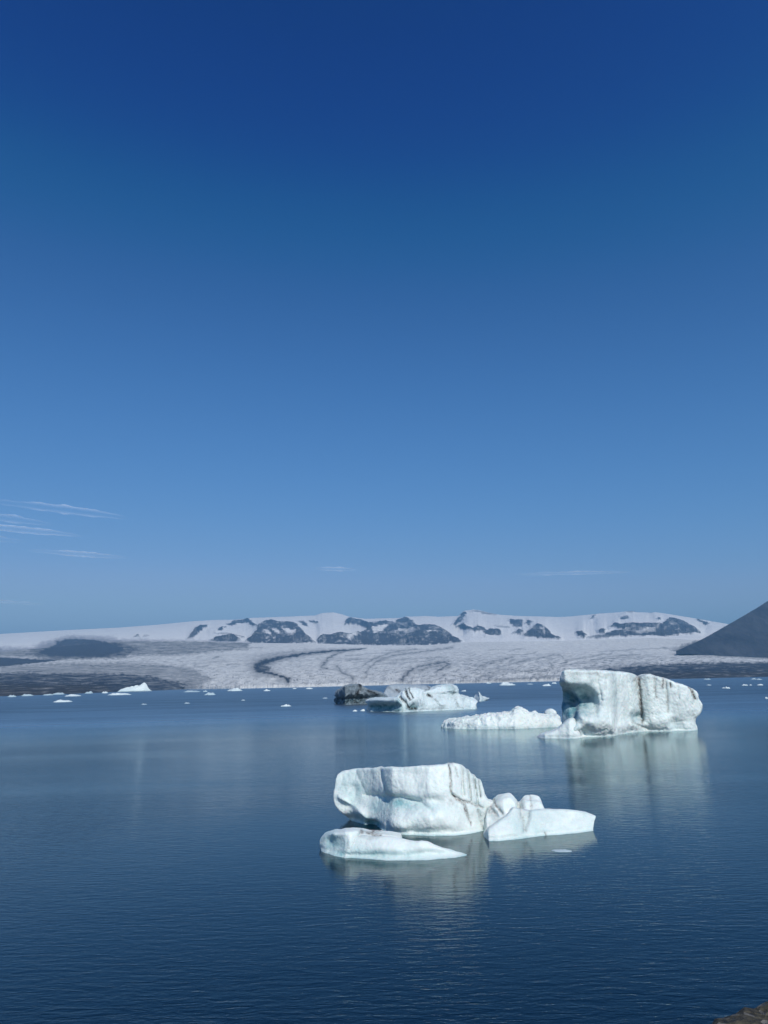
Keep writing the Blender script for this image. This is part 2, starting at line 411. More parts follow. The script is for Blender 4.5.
# ---- the tall table berg on the right
B2 = Berg(625, 734)
t = tag(empty('iceberg', tuple(B2.P), B2.rz), 'tall flat-topped white iceberg with hollow left end and dark vertical stains, on the right', 'iceberg')
berg_body(B2, 'ice_cliff',
    [(561, 736), (562, 728), (563, 718), (561.5, 700), (561.5, 686), (561.5, 674), (563, 670.5), (572, 669.6), (586, 670.5), (615, 672), (629, 673), (634, 675), (638, 677.5), (641, 675.5), (647, 673.8), (656, 676), (666, 678.5),
     (680, 684), (691, 687.6), (695, 690), (697, 698), (700.8, 705), (699, 711.5), (694, 716), (693, 721), (696, 729), (696, 731)],
    [(556, 737), (570, 738), (592, 737), (613, 735.8), (628, 733), (642, 731.6), (668, 731.3), (690, 730.8), (702, 730)],
    15, ICE_MID, t, .16, k=.3, lean=.06, taper=.2, flute=(600, 690, 11.3, .22), seed=21, rough=.34, lump=.22, fine=.4, rscale=2.2, foot=.8, ymid=5,
    bumps=[(575, 697, 15, 9.5, 3.2, 2), (562, 708, 13, 21, 4.5, 4), (587, 703, 11, 9, 1.8, 2), (586, 722, 22, 8, -1.6), (592, 710, 8, 8, .6), (606, 705, 6, 20, -.9), (624, 700, 5, 22, -.7), (604, 725, 8, 10, -.8), (620, 728, 8, 8, -.7),
           (636, 717, 6, 4, 1.8), (634, 724, 8, 4, -1.0), (661, 720, 9, 8, -.9), (655, 715, 4, 4, .3), (651, 700, 6, 14, -.4), (676, 723, 6, 4, .7), (686, 705, 10, 12, -.3), (584, 732, 2.5, 3, 1.0), (573, 728, 5, 7, -.9), (583, 714, 4, 6, -1.0), (592, 720, 4, 7, -.8), (600, 716, 3, 6, -.6), (611, 722, 4, 8, -.6), (578, 720, 3, 4, .8), (588, 727, 4, 4, .5), (695, 724, 4, 8, .8), (575, 683, 14, 4, -.6)],
    creases=[([(615, 673), (616, 690), (616, 708), (618, 722)], 3.0, 1.0, .04), ([(639, 677), (640, 690), (641, 706), (643, 722)], 1.8, .8, .7), ([(637, 677), (637.5, 688)], 2.2, .3, .4),
             ([(597, 674), (599, 690), (602, 700)], 2, .5, 0), ([(606, 676), (607, 690)], 1.5, .3, 0), ([(628, 675), (629, 692), (631, 706)], 1.6, .5, .05),
             ([(655, 677), (655, 688), (656, 698)], 1.4, .3, .4), ([(663, 679), (663, 688)], 1.2, .1, .6), ([(666, 680), (667, 695), (668, 712)], 1.3, .35, .35), ([(670.5, 683), (671, 687)], 1.0, .2, .8),
             ([(678, 686), (679, 700)], 1.1, .25, .12), ([(690, 687), (693, 692), (695, 699)], 1.2, .5, .8), ([(633, 722), (642, 727), (652, 729)], 1.4, .6, .3),
             ([(566, 672), (585, 673.5), (600, 673)], 1.6, 0, .22), ([(637, 677), (634, 681)], 1.5, .2, .5)],
    dirt_shade_wash=[(575, 677, 16, 5, .22), (645, 685, 8, 12, .22), (660, 684, 10, 8, .25), (634, 675, 5, 3, .4)],
    blues=[(577, 700, 16, 15, 1.0), (567, 709, 10, 18, 1.25), (594, 712, 8, 9, .35), (616, 695, 4, 22, .3), (604, 700, 8, 14, .14), (637, 717, 7, 4, .6), (577, 724, 22, 5, .12), (676, 725, 8, 4, .5), (680, 705, 16, 16, .10)])  # blues of left hollow and long groove also paint their shade
berg_body(B2, 'ice_foot',
    [(536, 737), (540, 733), (547, 732), (553, 730.5), (558, 727), (563, 722), (569, 717), (574, 718), (578, 726), (580, 736)],
    [(534, 737), (545, 738.5), (558, 738.3), (570, 738.6), (582, 738)],
    4.0, ICE_MID, t, .16, k=.6, lean=.35, taper=.3, seed=25, rough=.22, rscale=1.8, foot=.6, yoff=-.2, blues=[(556, 738, 14, 2, .5)])

# ---- low rubble floe to its left
B2b = Berg(500, 728.5)
t = tag(empty('ice_floe', tuple(B2b.P), B2b.rz), 'long low floe of lumpy white ice rubble left of the tall flat-topped iceberg', 'ice floe')
berg_body(B2b, 'rubble_mass',
    [(443, 728), (441.5, 721), (450, 719), (458, 718.5), (466, 716), (476, 715.5), (489, 712), (496, 713.5), (503, 711.5), (510, 712.5), (515, 707), (520, 704.8), (525, 708), (530, 712), (536, 710.5), (540, 714),
     (548, 714), (556, 713.5), (561, 715), (562, 727)],
    [(440, 727.5), (455, 729), (483, 729.3), (515, 729), (540, 728), (563, 727)],
    9, ICE_MID, t, .15, k=.5, lean=1.0, taper=.5, seed=31, rough=.55, rscale=1.3, foot=.5, ymid=4, facet=.5, it=1,
    bumps=[(470, 727, 22, 2.5, .5)], blues=[(500, 728, 60, 2, .45)])
berg_body(B2b, 'ice_boulder', [(544, 718), (543.5, 712), (546, 708.5), (551, 707.2), (555.5, 709), (557, 713), (556, 718)],
    [(542, 722), (558, 722)], 3.0, ICE_MID, t, .1, k=1.6, lean=.1, seed=33, rough=.15, rscale=1.2, foot=-.4, it=2, yoff=1.0)

# ---- the three bergs further out
B3 = Berg(355, 704)
t = tag(empty('iceberg', tuple(B3.P), B3.rz), 'dark ash-covered iceberg with black vertical stripe, left of the striped white one', 'iceberg')
berg_body(B3, 'ice_hull', [(337, 704), (334, 702), (334, 698.5), (337, 697.5), (333.6, 695.3), (336, 690.6), (343.5, 685.6), (351, 683.9), (359.5, 683.6), (362, 685), (365, 687.5), (370, 689.5), (378, 691), (386, 694), (388, 697), (384, 699.5), (378, 701), (376, 703)],
    [(333, 704), (345, 705), (358, 704.3), (370, 703.9), (390, 703.2)], 12, ICE_BLACK, t, .24, k=.4, lean=.1, taper=.5, crest=.6, seed=41, rough=.55, facet=1.4, rscale=2.4, foot=.8, ymid=4,
    bumps=[(350, 700, 16, 4, 3.0), (372, 698, 8, 3, 2.0), (345, 690, 8, 6, -.8)],
    creases=[([(360, 684), (360, 689), (357, 694)], 1.8, .3, 1.0), ([(368, 691), (376, 694)], 1.4, .3, .8), ([(338, 699), (352, 698), (366, 698)], 1.6, .8, .6)],
    dirt_shade_wash=[(352, 702, 16, 3, .95)], blues=[(350, 701, 20, 3, 1.0)])  # shade of the undercut painted along the underside
B3b = Berg(404, 700)
t = tag(empty('iceberg', tuple(B3b.P), B3b.rz), 'low dull grey iceberg partly hidden behind the streaked white one', 'iceberg')
berg_body(B3b, 'ice_slab', [(378, 698), (384, 692), (386, 686), (392, 684), (402, 683.5), (412, 684.6), (428, 685), (434, 688), (440, 699)],
    [(375, 698.6), (400, 698), (441, 697)], 12, ICE_GREY, t, .4, k=1.5, lean=.5, taper=.4, seed=44, rough=.5, rscale=4, foot=.8,
    creases=[([(396, 690), (400, 692)], 1.5, .4, .8), ([(388, 687), (394, 692)], 1.2, .3, .3), ([(428, 686), (430, 690)], 1.0, .3, .6)])
B3c = Berg(430, 711)
t = tag(empty('iceberg', tuple(B3c.P), B3c.rz), 'wide low white iceberg streaked with black curved bands, right of the dark one', 'iceberg')
berg_body(B3c, 'ice_body', [(402, 712), (398, 704), (396, 697), (397, 693.8), (401, 691), (405, 687.8), (409, 686.8), (416, 688), (424, 690), (430, 689.5), (434, 686), (443, 684.4), (455, 684.2), (459, 687), (458.5, 691), (458, 694),
     (468, 696.3), (475.5, 698.4), (478, 701), (475.5, 705), (476, 709)],
    [(396, 712), (408, 712), (417, 711.5), (439, 710.6), (455, 710), (478, 709)], 14, ICE_FAR, t, .24, k=.5, lean=.45, taper=.5, seed=51, rough=.6, rscale=2.6, foot=.8, ymid=5, facet=1.0,
    bumps=[(422, 698, 4, 8, -1.6), (440, 700, 12, 8, -1.2), (412, 707, 4, 4, 2.0), (452, 689, 6, 5, -1.0), (448, 695, 16, 2, 1.2)],
    creases=[([(405, 688), (406, 694), (410, 700)], 1.1, .8, .85), ([(408.5, 687.5), (410, 693), (413, 698)], .9, .5, .8), ([(400, 697), (405, 702), (409, 709)], 1.2, .8, .8), ([(428, 695), (432, 697)], 1.3, .6, .8),
             ([(425, 690), (429, 689)], 1.0, .2, .6), ([(434, 698), (441, 707)], .8, .5, .3), ([(453, 686), (455, 690), (453, 695)], 1.2, .5, .3), ([(456, 700), (459, 708)], .8, .5, .3), ([(408, 708), (415, 709)], 1.6, 1.0, .8)],
    dirt_shade_wash=[(448, 697, 26, 3, .2)], blues=[(412, 708, 7, 3, .9), (452, 690, 6, 5, .35), (440, 702, 20, 6, .1)])
berg_body(B3c, 'ice_ledge', [(366, 711), (367.5, 705), (365, 701), (366, 699), (377, 697), (386, 697.5), (396, 696), (401, 699), (402, 711)],
    [(364, 710.5), (370, 711.5), (385, 712), (403, 712.3)], 9, ICE_FAR, t, .26, k=.7, lean=-.1, taper=.6, seed=55, rough=.35, rscale=3, foot=.7, ymid=3,
    bumps=[(385, 707, 18, 3.5, 3.2), (378, 700, 12, 3, -.5)], blues=[(386, 708, 20, 4.0, 1.3), (398, 704, 4, 5, .8)], dirt_shade_wash=[(390, 711, 12, 1.5, .5)])  # turquoise underside, with undercut shade painted in by the wash
B3d = Berg(480, 700)
t = tag(empty('iceberg', tuple(B3d.P), B3d.rz), 'small white iceberg rising to one sharp point beside the streaked wide one', 'iceberg')
berg_body(B3d, 'ice_peak', [(472, 700), (473, 697), (476, 694.5), (477.5, 690.5), (478.6, 689.8), (480, 693), (482, 695.5), (486, 697), (490.5, 698), (488, 699.5), (485, 700.5)],
    [(470, 701), (480, 701.5), (491, 700)], 7, ICE_FAR, t, .3, k=.6, lean=1.1, taper=.5, seed=61, rough=.5, rscale=3, foot=.6, it=1, facet=.5)

# ---- small floes and growlers: (x, base y, width px, height px, style, label)
def floe_mesh(w, h, dep, seed, peak):
    n, m = 40, 13
    rs = np.random.RandomState(seed)
    th = np.linspace(0, 2 * np.pi, n, endpoint=False)
    v = []; rr = np.linspace(0, 1, m)
    hum = [(rs.uniform(-.6, .6), rs.uniform(-.3, .3), rs.uniform(.4, 1), rs.uniform(.12, .32)) for _ in range(3)]
    if peak == 1.2: hum = [(.5, 0, 1.1, .2), (.12, 0, .5, .16), (-.35, 0, .2, .3)]
    for r in rr:
        for a in th:
            e = 1 + .28 * perlin(np.cos(a) * 1.4 + seed * 3.1, np.sin(a) * 1.4, seed)
            x, y = r * np.cos(a) * e, r * np.sin(a) * e
            base = .3 + .25 * (1 - r**2)
            pk = sum(a_ * math.exp(-((x - qx) / w_)**2 - ((y - qy) / .5)**2) for qx, qy, a_, w_ in hum) * peak
            nz = fbm(x * 3.4 + seed, y * 3.4, seed * 1.7, 3) * .7
            z = max((base + pk * .55 + nz * .6) * (1 - r**6), .0) if r < .99 else -.25
            v.append((x * w / 2, y * dep / 2, z * h if r < .99 else -.3))
    v.append((0, 0, -.4))
    f = []
    for i in range(1, m - 1):
        for j in range(n):
            f.append((i * n + j, (i + 1) * n + j, (i + 1) * n + (j + 1) % n, i * n + (j + 1) % n))
    v = np.array(v); v[:n] = v[:n].mean(0)
    top = v[:, 2].max(); v[:, 2] = np.where(v[:, 2] > 0, v[:, 2] * h / top, v[:, 2])
    for j in range(n): f.append((j, n + j, n + (j + 1) % n, (j + 1) % n))
    for j in range(n): f.append(((m - 1) * n + j, n * m, n * m, (m - 1) * n + (j + 1) % n))
    return v, f
def clean_obj(name, v, f, mat, parent=None, attrs=None):
    me = bpy.data.meshes.new(name)
    ff = []
    for q in f:
        q = [int(a) for i, a in enumerate(q) if a not in q[:i]]
        if len(q) > 2: ff.append(q)
    me.from_pydata([tuple(map(float, p)) for p in v], [], ff); me.update()
    for p in me.polygons: p.use_smooth = True
    for k, a in (attrs or {}).items():
        at = me.attributes.new(k, 'FLOAT', 'POINT'); at.data.foreach_set('value', np.asarray(a, np.float32))
    me.materials.append(mat)
    o = bpy.data.objects.new(name, me); COL.objects.link(o)
    if parent: o.parent = parent
    return o

FL = [
 (135, 691.5, 31, 9.5, 1.2, 'white distant iceberg with sharp summit and long left slope, by the dark left shore', 'iceberg'),
 (62.7, 702, 16, 2.6, .3, 'flat bright floe alone on open water near left edge, nearest of the shore ice'),
 (12, 697, 7, 2.2, .6, 'small pale ice lump closest to the left edge along the dark shore'),
 (27, 696, 10, 2.2, .4, 'second pale ice lump from the left edge along the dark shore'),
 (36, 693.3, 5, 1.6, .6, 'tiny pale ice lump tight against the brown shore at far left'),
 (48, 695.3, 9, 1.5, .3, 'thin pale ice strip between two brighter lumps at the left shore'),
 (59, 694.5, 10, 2.0, .4, 'low pale floe just left of the small bright rounded lump at the left shore'),
 (69.5, 692.6, 7, 3.2, .9, 'small bright rounded ice lump against the brown left shore'),
 (73, 696.2, 13, 2.2, .4, 'bright low floe directly below the small rounded lump at the left shore'),
 (89, 693.5, 8, 2.4, .6, 'dim ice lump midway between the rounded lump and the sharp white iceberg'),
 (105, 693.2, 6, 2.0, .5, 'small ice lump just left of the sharp white iceberg'),
 (109, 690.6, 18, 1.4, .2, 'thin white line of ice against the shore left of the sharp iceberg'),
 (119, 695, 20, 2.4, .3, 'long low floe directly in front of the sharp white iceberg'),
 (153, 688.8, 8, 2.0, .5, 'small ice lump just right of the sharp white iceberg'),
 (164, 688.9, 5, 1.6, .5, 'tiny ice lump second to the right of the sharp white iceberg'),
 (183, 688.8, 9, 1.6, .3, 'thin ice strip near the end of the dark left moraine'),
 (192, 692, 17, 1.8, .2, 'long thin flat floe right of the sharp white iceberg'),
 (205, 691.8, 5, 1.6, .5, 'tiny lump touching the right end of a long thin floe'),
 (210, 695, 11, 3.0, .6, 'bright domed floe on open water below the long thin flat floe'),
 (187, 703.5, 5, 1.2, .4, 'faint speck of ice on open water below the bright domed floe'),
 (144, 704.5, 5, 1.1, .4, 'faint speck of ice on open water below the sharp iceberg'),
 (235, 691, 14, 3.6, .6, 'bright wide dome of ice close to the glacier front, left of centre'),
 (267, 691, 7, 2.2, .6, 'small dome of ice right of the bright wide dome'),
 (243, 700.5, 4, 1.0, .4, 'faint speck of ice below the bright wide dome'),
 (294.5, 688.9, 4, 1.1, .4, 'tiny speck of ice near the glacier front, left one of two'),
 (309.5, 689, 7, 1.6, .4, 'small flat bright floe near the glacier front left of the dark iceberg'),
 (286, 706.3, 10, 2.4, .9, 'small ragged ice piece alone on open water left of the dark iceberg'),
 (325, 698.4, 5, 1.0, .3, 'faint speck of ice just left of the dark iceberg'),
 (355, 711.3, 4.5, 1.8, .6, 'small growler left of the striped iceberg ledge, outer one'),
 (363, 711, 5, 2.2, .6, 'small growler left of the striped iceberg ledge, inner one'),
 (463.8, 691.3, 6, 1.6, .5, 'small white floe between the streaked iceberg and the far glacier'),
 (488.5, 683.6, 5, 2.0, .6, 'tiny ice lump at the glacier front above the small pointed iceberg'),
 (506.8, 685.4, 15, 4.0, 1.1, 'bright two-humped floe under the glacier front, centre right'),
 (546, 686, 9, 2.6, .6, 'white floe just left of the tall iceberg, near the glacier front'),
 (554, 683.6, 5, 1.6, .5, 'tiny floe behind the white one left of the tall iceberg'),
 (530, 684.4, 6, 1.0, .2, 'faint thin floe between the two-humped floe and the tall iceberg'),
 (707, 679.6, 6, 1.2, .3, 'faint thin floe against the brown right shore, left one'),
 (709, 685.4, 4, 1.1, .4, 'faint speck of ice just right of the tall iceberg'),
 (727.5, 688.5, 4.5, 2.2, .9, 'brightest small ice lump on the water right of the tall iceberg'),
 (723.5, 688.2, 3, 1.0, .4, 'tiny flat piece beside the brightest small lump on the right'),
 (745, 685.5, 5, 1.5, .4, 'small floe right of the brightest small lump'),
 (750.6, 685.3, 2.5, 1.0, .4, 'tiny speck between two small floes at far right'),
 (760, 685.3, 5, 1.4, .4, 'small floe closest to the right edge at mid distance'),
 (753.6, 679.4, 5, 1.4, .5, 'left one of two pale floes against the far right shore'),
 (759, 679.8, 5, 1.4, .5, 'right one of two pale floes against the far right shore'),
 (766.6, 698.6, 3, 1.8, .5, 'small piece of ice cut by the right edge'),
 (561, 851.0, 17, 1.4, .3, 'small thin shard of ice floating in the reflection below the low right shelf'),
]
ICE_PALE = ice_mat('dull_floe_ice', white=(.42, .52, .56), sc=1.5, sss=0.0)  # lower base colour for the floes called pale, faint
for i, e in enumerate(FL):
    px, py, w, h, pk, lab = e[:6]; cat = e[6] if len(e) > 6 else 'ice floe'
    P = on_water(px, py); D = math.hypot(P[0], P[1]); s = D / F_PX
    dep = min(w * s * .8, 40) if D > 500 else w * s * .6
    h *= .85
    v, f = floe_mesh(w * s * 1.05, h * s, dep, 100 + i * 7, pk)
    if D < 100: v[:, 2] = np.where(v[:, 2] < 0, v[:, 2] * .2, v[:, 2])
    a = np.clip(.25 - v[:, 2] / (h * s) * .6, 0, .5)
    o = clean_obj('iceberg' if cat == 'iceberg' else 'ice_floe', v, f, ICE_PALE if any(q in lab for q in ('pale', 'faint', 'dim ', 'thin')) else ICE_SMALL, None, {'dirt_shade': a * 0, 'blue': a})
    o.location = tuple(P); o.rotation_euler = (0, 0, math.atan2(-P[0], P[1]))
    tag(o, lab, cat, 'small floes scattered over the lagoon' if cat != 'iceberg' else None)

# ------------------------------------------------------------------ far terrain
SKY = [(-500, 655), (-60, 638), (0, 634), (60, 630.5), (120, 627.5), (160, 624.5), (190, 621.5), (213, 620), (236, 619.7), (247, 618.5), (253, 617.8), (290, 616.5), (315, 615.5), (322, 613), (333, 612.3), (342, 614.3), (350, 617), (365, 618.8),
       (398, 618), (402, 617.6), (405, 616.4), (410, 616.6), (425, 616), (440, 616.7), (458, 616), (460, 614.3), (464, 610.8), (473, 609.5), (478, 610), (488, 612.5), (500, 614.8), (520, 616), (560, 617), (570, 616.5), (585, 615), (600, 613.5),
       (620, 612.2), (626, 611.2), (633, 611.0), (637, 612.2), (650, 612.6), (656, 612.2), (665, 613.5), (690, 617.5), (710, 621), (722, 623), (760, 630), (900, 640), (1270, 655)]
BASE = [(-500, 668), (0, 652), (120, 641.5), (190, 641), (250, 643), (318, 643.5), (380, 645.5), (430, 645), (470, 642), (560, 641), (650, 638), (700, 640), (768, 646), (1270, 655)]
WATER = [(-500, 715), (0, 696.5), (60, 694.5), (120, 691.8), (180, 689.6), (240, 688.6), (300, 687.3), (400, 684.8), (500, 682.6), (600, 680.2), (700, 678.4), (768, 676.8), (1270, 668)]
def itp(c, x): c = np.array(c, float); return np.interp(x, c[:, 0], c[:, 1])

cols = np.concatenate([np.arange(-500, -40, 6), np.arange(-40, 810, .6), np.arange(810, 1270, 6)])
nc = len(cols)
pyw, pyb, pys = itp(WATER, cols), itp(BASE, cols), itp(SKY, cols)
pw = on_water(cols, pyw); rw = np.hypot(pw[:, 0], pw[:, 1])
RB, RS = 10500.0, 21000.0

def grid_faces(nr, nc):
    i = np.arange(nr - 1)[:, None] * nc + np.arange(nc - 1)[None, :]
    return np.stack([i, i + 1, i + nc + 1, i + nc], -1).reshape(-1, 4)

def blob(PX, PY, polys, soft, warp):
    wx = PX + warp * 2.2 * perlin(PX / 5, PY / 2.5, 3) + warp * perlin(PX / 1.8, PY / 1.2, 8)
    wy = PY + warp * 1.0 * perlin(PX / 4, PY / 2.5, 13) + warp * .6 * perlin(PX / 1.5, PY / 1.0, 19)
    m = np.zeros(PX.shape)
    for pl in polys:
        pl, st = (pl[0], pl[1]) if isinstance(pl[0], list) else (pl, 1.0)
        a = np.array(pl); x0, x1 = a[:, 0].min() - 8, a[:, 0].max() + 8; y0, y1 = a[:, 1].min() - 6, a[:, 1].max() + 6
        sel = (PX > x0) & (PX < x1) & (PY > y0) & (PY < y1)
        d = poly_sdf(wx[sel], wy[sel], pl)
        m[sel] = np.maximum(m[sel], st * np.clip(.5 - d / soft, 0, 1))
    return m
def lines(PX, PY, ls, warp=.6):
    wx = PX + warp * 2 * perlin(PX / 6, PY / 3, 33); wy = PY + warp * perlin(PX / 5, PY / 2, 43)
    m = np.zeros(PX.shape)
    for pl, wd, st in ls:
        a = np.array([p[:2] for p in pl], float)
        sel = (PX > a[:, 0].min() - 45) & (PX < a[:, 0].max() + 45) & (PY > a[:, 1].min() - 25) & (PY < a[:, 1].max() + 25)
        d, par = seg_dist(wx[sel] * 1.0, wy[sel], [tuple(p) for p in a])
        w = np.interp(par, np.arange(len(wd)) * (len(a) - 1) / max(len(wd) - 1, 1), wd) if isinstance(wd, (list, tuple)) else wd
        m[sel] = np.maximum(m[sel], st * np.exp(-(d / w)**2))
    return m

ROCKS = [
 [(187.5, 639.5), (193, 631), (199, 626), (208, 625.5), (208, 627), (201, 631), (197, 636), (192, 639)],
 [(216, 632), (222, 627.5), (227, 626.5), (221, 631)], [(227, 625), (238, 620.2), (246, 619), (252, 622), (246, 623.5), (238, 624.5), (231, 626.5)],
 [(210, 641), (222, 637), (231, 635.5), (240, 640.5), (234, 642)], ([(208, 633), (224, 633.5), (244, 637.5), (244, 639), (226, 636)], .6),
 [(240, 620.5), (246, 619), (257.5, 626.3), (253, 627), (246, 622.5), (241, 624)],
 [(257.5, 625), (265, 622.5), (271.7, 620.8), (278, 622.5), (293, 623), (298, 626), (303, 632.5), (306.7, 637.5), (312, 641), (316, 643), (290, 643.7), (250, 643), (247, 641), (252, 637), (256, 632)],
 [(299, 622.3), (304, 622.3), (308, 626.5), (304, 626.8)], [(309, 621.2), (314, 621), (318, 622.5), (317, 624.7), (312, 624)],
 [(317, 642.5), (319, 638.5), (333, 635), (343, 634.2), (352, 635.2), (362, 633), (366, 631), (366, 628), (356, 625), (344, 625.3), (345, 621.7), (350.5, 617.8), (355, 619), (362, 620), (368, 624), (378, 623), (385, 621.7), (395, 623), (400, 619), (405, 616.6), (410, 620), (418, 625.5),
  (426.7, 625), (435, 626.7), (443, 630), (450, 635), (462, 642.2), (427, 645.3), (377, 645.3), (318, 644)],
 [(453, 625), (459, 617), (463, 611.5), (467, 613), (464, 617.5), (460.5, 622.5), (456, 626)],
 [(455, 628), (463, 623.5), (466.7, 626.7), (473, 630), (478, 626), (484, 629), (488, 632.5), (475, 632.8), (460, 629.7)],
 ([(468, 611.8), (476, 610.5), (488, 612.6), (498, 614.5), (498, 615.5), (486, 614.5), (476, 612.4)], .8),
 [(479, 627), (483, 627.5), (485, 632), (480, 633)], [(483, 632.8), (491, 630), (501, 631), (500.5, 635), (486, 635)],
 [(509, 620.5), (523, 621), (522, 627), (513, 627.5)], ([(494, 625), (506, 626), (512, 628), (500, 628)], .6), [(524.5, 624), (529, 621.5), (533.5, 622.5), (528, 626.5)],
 [(523, 635.5), (532, 629), (538, 624.8), (545, 627.5), (551.7, 635), (561.5, 640), (545, 639.5), (530, 638)], [(513, 634.5), (519, 630.5), (524, 632.5), (520, 635.5)],
 [(576.5, 633.5), (582, 632.5), (587, 636), (583.5, 638.8), (579, 637)], ([(587, 638), (598, 636), (610, 636), (610, 638.5), (592, 639)], .8), [(598, 631.5), (605, 630.8), (605, 634.5), (601, 635)],
 [(590, 619.3), (593, 616), (595.5, 616), (593.5, 618.5)], ([(588, 641), (600, 640), (612, 641), (612, 645), (598, 643.2)], .7),
 [(610, 627.5), (615, 623.4), (620, 625), (633, 623.8), (641.6, 625), (655, 624.8), (663.4, 625), (669.5, 618.8), (676.6, 619.7), (685, 623), (694, 628.4), (702, 634.3), (683, 635.5), (643.8, 636.5), (598, 638), (608, 634), (624, 631)],
 [(620.5, 617.2), (627, 616.2), (629, 618), (624, 619.4), (620, 619)], [(697, 619.8), (707, 622), (709.5, 624.2), (705, 626.2), (698, 622)],
 [(658, 619), (661.5, 618.5), (661, 621), (658, 620.8)], [(624, 613), (629, 610.5), (636, 611.5), (636, 612.8), (628, 612.6)], [(648, 613.3), (651, 612.3), (653, 613.4)],
 ([(133, 637), (138, 635), (141, 638)], .8), ([(143, 635.5), (149, 635.3), (149, 636.6), (143, 637)], .5),
 [(37, 652.5), (47, 648.5), (56, 645), (57.5, 641.7), (67, 639.3), (87, 639), (107, 642.5), (123, 647.5), (125, 651), (103, 657), (50, 656.2)],
 [(-400, 662), (-40, 656), (0, 657.5), (25, 659), (63, 659.8), (45, 662), (30, 663.5), (0, 666.7), (-60, 672), (-400, 682)],
]
SNOWPATCH = [[(271, 631), (276, 631.5), (280, 637), (274, 636)], [(282, 628), (296, 632), (296, 638), (290, 639), (284, 634)], [(262, 632), (270, 636), (272, 639), (265, 636)],
 [(346, 640), (355, 637), (358, 638), (350, 641)], ([(400, 629), (412, 629), (416, 634), (402, 635), (396, 634)], .7), [(372, 630), (384, 625), (391, 627), (382, 633), (373, 637)],
 ([(425, 634), (438, 634), (438, 636), (428, 636)], .8), ([(432, 630.5), (442, 632), (436, 633)], .6), ([(540, 629), (545, 630), (545, 636), (541, 633)], .7), ([(626, 633), (645, 631), (662, 626.5), (655, 632), (640, 635)], .6),
 ([(632, 627), (642, 627), (636, 631)], .5), ([(668, 624), (676, 625), (680, 630), (672, 629)], .3)]

def terrain_part(rows, base_r, name):
    """rows: py per (row, col) and r per (row, col)"""
    pass

# -- mountains and ice cap
nr = 230
tt = np.linspace(0, 1, nr)[:, None]
PX = np.broadcast_to(cols, (nr, nc)).copy(); PY = pyb + (pys - pyb) * tt
rock = blob(PX, PY, ROCKS, 1.3, .8) * (1 - .85 * blob(PX, PY, SNOWPATCH, 1.6, .8))
crackle = fbm(PX / 3.0, PY / 1.3, 50, 4)
rock = np.clip(rock * np.clip(1.0 + crackle * .4, 0, 1.25) - .4 * np.clip(fbm(PX / 6 + PY / 2.2, PY / 1.5, 71, 3) * 3.5 - .6, 0, 1) * (rock > .1), 0, 1)
gul = fbm(PX / 2.6 - PY / 2.0, PX / 9 + PY / 2.4, 140, 4, .6, True)
rock = np.clip(rock - np.clip(gul * 2.2 - .62, 0, .75) * np.clip(fbm(PX / 9, PY / 4, 150, 2) * 2 + .45, 0, 1) * np.clip((PX - 125) / 10, 0, 1) * .36, 0, 1)
# rock faces stand steeper: distance grows less across them
steep = 1 - .75 * blob(PX, PY, ROCKS, 4, .5)
dr = np.cumsum(steep, 0); dr = dr / dr[-1:]
R = RB + (RS - RB) * (dr * .75 + tt * .25)
Pm = at_dist(PX, PY, R)
rs = blob(PX, PY, ROCKS, 5, .3)
ridge = fbm(Pm[..., 0] / 1300, Pm[..., 1] / 1300, Pm[..., 2] / 900, 5, .55, True)
Pm[..., 2] += (rs * (ridge - .2) * 130 * np.clip((PX - 125) / 10, .15, 1)) * np.clip((1 - tt) * 12, 0, 1) * np.clip(tt * 10, 0, 1)
und = fbm(Pm[..., 0] / 1500, Pm[..., 1] / 1500, 0, 4)
Pm[..., 2] += und * 22 * (1 - rs) * np.clip((1 - tt) * 8, 0, 1) * np.clip(tt * 10, 0, 1)
# behind the skyline the ice cap falls gently away
back = []
for k_, dd in enumerate((1500, 4000, 8000)):
    q = at_dist(cols, pys, np.full(nc, RS + dd)); q[:, 2] = Pm[-1, :, 2] - (60, 250, 900)[k_]; back.append(q)
V = np.concatenate([Pm.reshape(-1, 3), np.concatenate(back)])
rk = np.concatenate([rock.ravel(), np.zeros(3 * nc)])
dm = np.clip(blob(PX, PY, [[(118, 640), (187, 641), (250, 642.5), (250, 646), (118, 660)], [(-500, 645), (30, 648), (60, 640), (110, 640), (125, 660), (-500, 660)], ([(20, 656), (40, 644), (70, 636), (112, 638), (150, 648), (130, 662), (40, 662)], 1.0)], 5, 1.4) * .5, 0, 1)
dt = np.concatenate([dm.ravel(), np.zeros(3 * nc)])
faces = grid_faces(nr + 3, nc)

